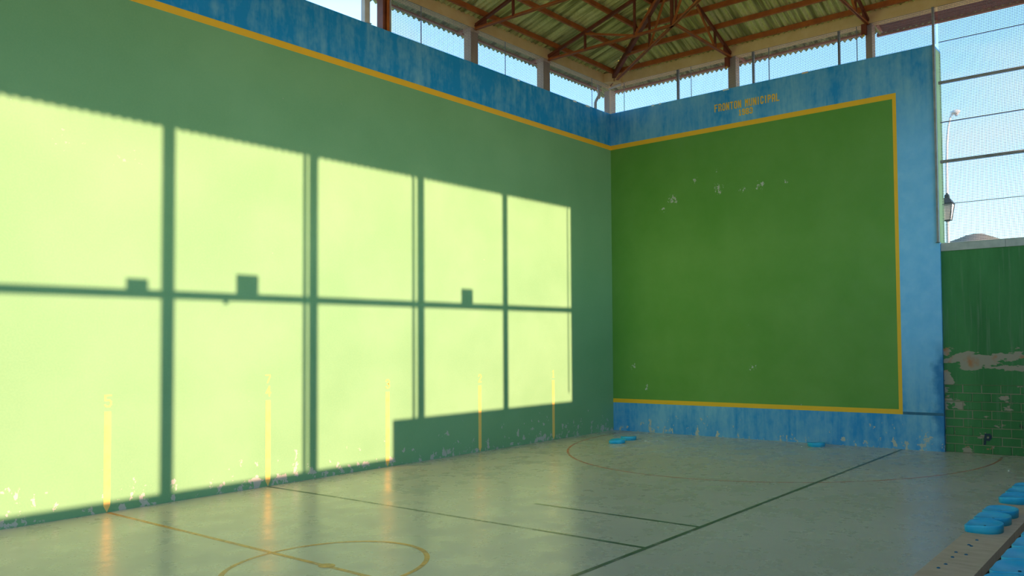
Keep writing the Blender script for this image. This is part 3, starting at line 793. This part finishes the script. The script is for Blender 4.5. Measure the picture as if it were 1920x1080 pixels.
# small lamp brackets under the front trusses
for xq, lab in ((4.72, 'small dark bracket box with yellow bulb under the lettering truss'), (9.16, 'small dark bracket box under the narrow column truss')):
    t = empty('bracket_lamp', (xq, -0.06, 11.72)); tag(t, lab, 'lamp', 'bracket lamps')
    MB().box((xq - 0.09, -0.10, 11.68), (xq + 0.05, 0.0, 11.98)).build('bracket_box', M_STEEL2, t)
    MB().tube([(xq - 0.03, -0.06, 11.63), (xq - 0.03, -0.06, 11.69)], [0.025, 0.035], 10).build('bulb', simple('amber_bulb', (0.7, 0.42, 0.03), None, rough=0.3), t)
ns = MB(); cx, cy, cz = 2.62, -1.88, 12.98
for i in range(7):
    for j in range(10):
        a = math.pi * i / 6; b = 2 * math.pi * j / 10; rr = 0.11 * (1 + random.uniform(-.12, .12))
        ns.v.append((cx + rr * math.sin(a) * math.cos(b), cy + rr * math.sin(a) * math.sin(b), cz + rr * 1.25 * math.cos(a)))
for i in range(6):
    for j in range(10):
        ns.f.append((i * 10 + j, i * 10 + (j + 1) % 10, i * 10 + 10 + (j + 1) % 10, i * 10 + 10 + j))
tag(ns.build('mud_nest', M_NEST, smooth=True, loc=(cx, cy, cz)), 'small ochre mud nest stuck beside the corner hip rafter', 'nest')

# ------------------------------------------------------------------ lamps outside
t = empty('street_lamp', (8.80, 10, -0.12)); tag(t, 'tall white street lamp with curved arm behind the mesh', 'street lamp')
arc = [(8.79, 10, -0.12), (8.79, 10, 7.5), (8.81, 10, 9.6), (8.84, 10, 10.55), (8.90, 10, 11.2), (8.98, 10, 11.58), (9.08, 10, 11.76)]
MB().tube(arc, [0.085, 0.07, 0.055, 0.05, 0.045, 0.042, 0.04], 12).build('pole', M_LAMPW, t, smooth=True)
hd = MB()
for i in range(9):
    a = i / 8; xx_ = 9.02 + 0.36 * a; rr = 0.105 * math.sin(math.pi * min(1, a * 0.92 + 0.08)) ** 0.6 + 0.012
    for j in range(10):
        b = 2 * math.pi * j / 10
        hd.v.append((xx_, 10 + rr * math.cos(b), 11.78 + 0.02 * a + rr * 0.75 * math.sin(b)))
for i in range(8):
    for j in range(10): hd.f.append((i * 10 + j, i * 10 + (j + 1) % 10, i * 10 + 10 + (j + 1) % 10, i * 10 + 10 + j))
hd.f += [tuple(range(10)), tuple(range(80, 90))]
hd.build('lamp_head', M_LAMPW, t, smooth=True)
MB().tube([(9.22, 10, 11.73), (9.22, 10, 11.64)], [0.10, 0.05], 12).build('glass_bowl', M_GLASS, t, smooth=True)
lx, ly = 9.80, 6.0
t = empty('street_lantern', (lx, ly, -0.12)); tag(t, 'dark old style street lantern on a post behind the mesh', 'lantern')
MB().tube([(lx, ly, -0.12), (lx, ly, 1.0), (lx, ly, 1.1), (lx, ly, 7.0)], [0.09, 0.08, 0.06, 0.05], 10).build('post', M_LAMPW, t)
def ring4(z, w): return [(lx - w, ly - w, z), (lx + w, ly - w, z), (lx + w, ly + w, z), (lx - w, ly + w, z)]
MB().add(ring4(7.04, 0.105) + ring4(7.58, 0.185), [(0, 1, 5, 4), (1, 2, 6, 5), (2, 3, 7, 6), (3, 0, 4, 7)]).build('glass', M_GLASS, t)
fr = MB(); lo4, hi4 = ring4(7.03, 0.11), ring4(7.59, 0.192)
for i in range(4):
    fr.bar(lo4[i], hi4[i], 0.025, 0.025); fr.bar(lo4[i], lo4[(i + 1) % 4], 0.025, 0.025); fr.bar(hi4[i], hi4[(i + 1) % 4], 0.03, 0.03)
fr.build('frame', M_DARK, t)
MB().add(ring4(7.60, 0.215) + ring4(7.76, 0.11) + ring4(7.80, 0.075) + ring4(7.88, 0.075) + ring4(7.97, 0.012),
         [(3, 2, 1, 0)] + [(4 * k + i, 4 * k + (i + 1) % 4, 4 * k + 4 + (i + 1) % 4, 4 * k + 4 + i) for k in range(4) for i in range(4)] + [(16, 17, 18, 19)]).build('cap', M_DARK, t)
MB().tube([(lx, ly, 6.98), (lx, ly, 7.04)], [0.05, 0.11], 10).build('socket', M_DARK, t)

# ------------------------------------------------------------------ benches and seats
BENCHES = [(14.06, 0.40, 'lowest concrete bench at the court edge, partly stripped of seats'), (15.14, 0.80, 'second concrete bench up, carrying a close row of blue seats'),
           (16.06, 1.20, 'third concrete bench up beside the right wall'), (17.06, 1.60, 'topmost concrete bench against the right wall')]
BD = 0.57
bobs = []
for x0, z, lab in BENCHES:
    t = empty('concrete_bench', (x0 + BD / 2, -13, 0)); tag(t, lab, 'bench', 'concrete benches'); bobs.append(t)
    y = -1.8
    while y > -23.6:
        y1 = max(y - 2.6, -23.6)
        MB().box((x0, y1 + 0.006, z - 0.12), (x0 + BD, y - 0.006, z)).build('slab', M_BENCH, t); y = y1
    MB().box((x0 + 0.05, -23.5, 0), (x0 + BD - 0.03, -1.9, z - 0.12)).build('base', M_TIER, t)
b1 = bobs[0]
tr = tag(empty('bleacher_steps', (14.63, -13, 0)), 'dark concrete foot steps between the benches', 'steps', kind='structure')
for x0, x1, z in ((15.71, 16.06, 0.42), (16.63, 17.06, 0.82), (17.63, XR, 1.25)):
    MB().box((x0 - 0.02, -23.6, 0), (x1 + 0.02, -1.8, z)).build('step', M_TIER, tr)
for (xb, yb) in ((14.30, -10.95), (14.27, -11.25), (14.31, -11.3), (14.22, -11.7), (14.35, -11.75), (14.24, -11.95), (14.25, -12.3), (14.22, -12.5)):
    MB().tube([(xb, yb, 0.396), (xb, yb, 0.404), (xb, yb, 0.410)], [0.024, 0.022, 0.012], 8).build('bolt_stub', M_BOLT, b1)

def seat_mesh():
    """tub seat: x = 0 front lip (court side) to 0.48 rounded back, open dish, skirt down to the bench"""
    m = MB(); NR, NA = 7, 40; c = (0.23, 0.0)
    def outline(a):
        # superellipse front, rounder back
        ca, sa = math.cos(a), math.sin(a)
        if ca >= 0: ex, n = 0.25, 2.1
        else: ex, n = 0.23, 5.0
        r = (abs(ca / ex) ** n + abs(sa / 0.245) ** n) ** (-1 / n)
        return r * ca, r * sa
    def h(t, a):
        ca = math.cos(a)
        rim = 0.112 if ca > 0 else 0.112 - 0.035 * min(1, (-ca)) ** 1.5
        dish = 0.062
        return dish + (rim - dish) * max(0, (t - 0.25) / 0.75) ** 2.2
    m.v.append((c[0], c[1], h(0, 0)))
    rings = [k / NR for k in range(1, NR + 1)]
    for t_ in rings:
        for j in range(NA):
            a = 2 * math.pi * j / NA; ox, oy = outline(a)
            m.v.append((c[0] + ox * t_ * 0.96, c[1] + oy * t_ * 0.96, h(t_, a)))
    for (s, dz) in ((0.99, -0.002), (1.0, -0.014), (0.985, None)):
        for j in range(NA):
            a = 2 * math.pi * j / NA; ox, oy = outline(a)
            m.v.append((c[0] + ox * s, c[1] + oy * s, h(1, a) + dz if dz is not None else 0.0))
    for j in range(NA): m.f.append((0, 1 + j, 1 + (j + 1) % NA))
    nr = NR + 3
    for k in range(nr - 1):
        for j in range(NA):
            a = 1 + k * NA + j; b = 1 + k * NA + (j + 1) % NA
            m.f.append((a, a + NA, b + NA, b))
    m.f.append(tuple(1 + (nr - 1) * NA + j for j in range(NA)))
    return m
def rivets(parent_mat=M_HOLE):
    m = MB()
    m.tube([(0.24, 0.0, 0.055), (0.24, 0.0, 0.0665)], 0.016, 10)
    return m
SEAT0 = None
def seat(x, y, z, label, group, rz=0.0, tilt=(0, 0)):
    global SEAT0
    t = empty('stadium_seat', (x, y, z)); t.rotation_euler = (tilt[0], tilt[1], rz); tag(t, label, 'seat', group)
    if SEAT0 is None:
        s = seat_mesh().build('shell', M_SEAT, smooth=True); s.parent = t
        d = rivets().build('drain_hole', M_HOLE); d.parent = t
        SEAT0 = (s, d)
    else:
        for o in SEAT0:
            c = o.copy(); COL.objects.link(c); c.parent = t
    return t
g1 = 'blue seats on the lowest bench'
for y, lab in ((-10.33, 'blue plastic seat on the lowest bench, nearest of its three'), (-9.79, 'blue plastic seat on the lowest bench, middle of its three'),
               (-9.25, 'blue plastic seat on the lowest bench, farthest of its three'), (-8.08, 'blue plastic seat on the lowest bench, nearest of the farther group'),
               (-7.54, 'second blue plastic seat of the farther group on the lowest bench'), (-7.00, 'third blue plastic seat of the farther group on the lowest bench')):
    seat(14.03, y, 0.40, lab, g1)
g2 = 'blue seats on the second bench'
ords = ['cut by the right edge of the picture', 'second from the right picture edge', 'third from the right picture edge', 'fourth from the right picture edge', 'fifth from the right picture edge', 'in the bottom right corner, sixth along', 'nearest of those seen']
for i, od in enumerate(ords):
    seat(15.09, -11.75 - 0.53 * i, 0.80, 'blue plastic seat on the second bench, ' + od, g2)
g3 = 'blue seats lying loose on the floor'
seat(2.02, -2.86, 0.0, 'blue plastic seat lying loose on the floor near the corner, left one', g3, rz=math.radians(30))
seat(1.95, -1.78, 0.0, 'blue plastic seat lying loose on the floor near the corner, right one', g3, rz=math.radians(-55))
seat(7.55, -0.33, 0.0, 'blue plastic seat lying alone at the foot of the front wall', g3, rz=math.radians(-60))
for i, (x, y, r) in enumerate(((2.75, -2.0, 0.035), (3.05, -1.85, 0.025), (2.9, -2.05, 0.018), (7.35, -0.85, 0.025), (13.1, -2.4, 0.03))):
    m = MB()
    pts = [(x + r * math.cos(k * 1.047) * random.uniform(.7, 1.2), y + r * math.sin(k * 1.047) * random.uniform(.7, 1.2)) for k in range(6)]
    m.prism(pts, 2, 0.0005, r * 0.8)
    labs = ['white paint flake on the floor beside the loose seat pair', 'second white flake on the floor right of the loose seats', 'tiny white crumb on the floor between two flakes', 'white flake on the floor left of the lone seat', 'white flake on the floor before the peeling wall']
    tag(m.build('paint_flake', M_FLAKE, loc=(x, y, 0)), labs[i], 'flake', 'paint flakes on the floor')
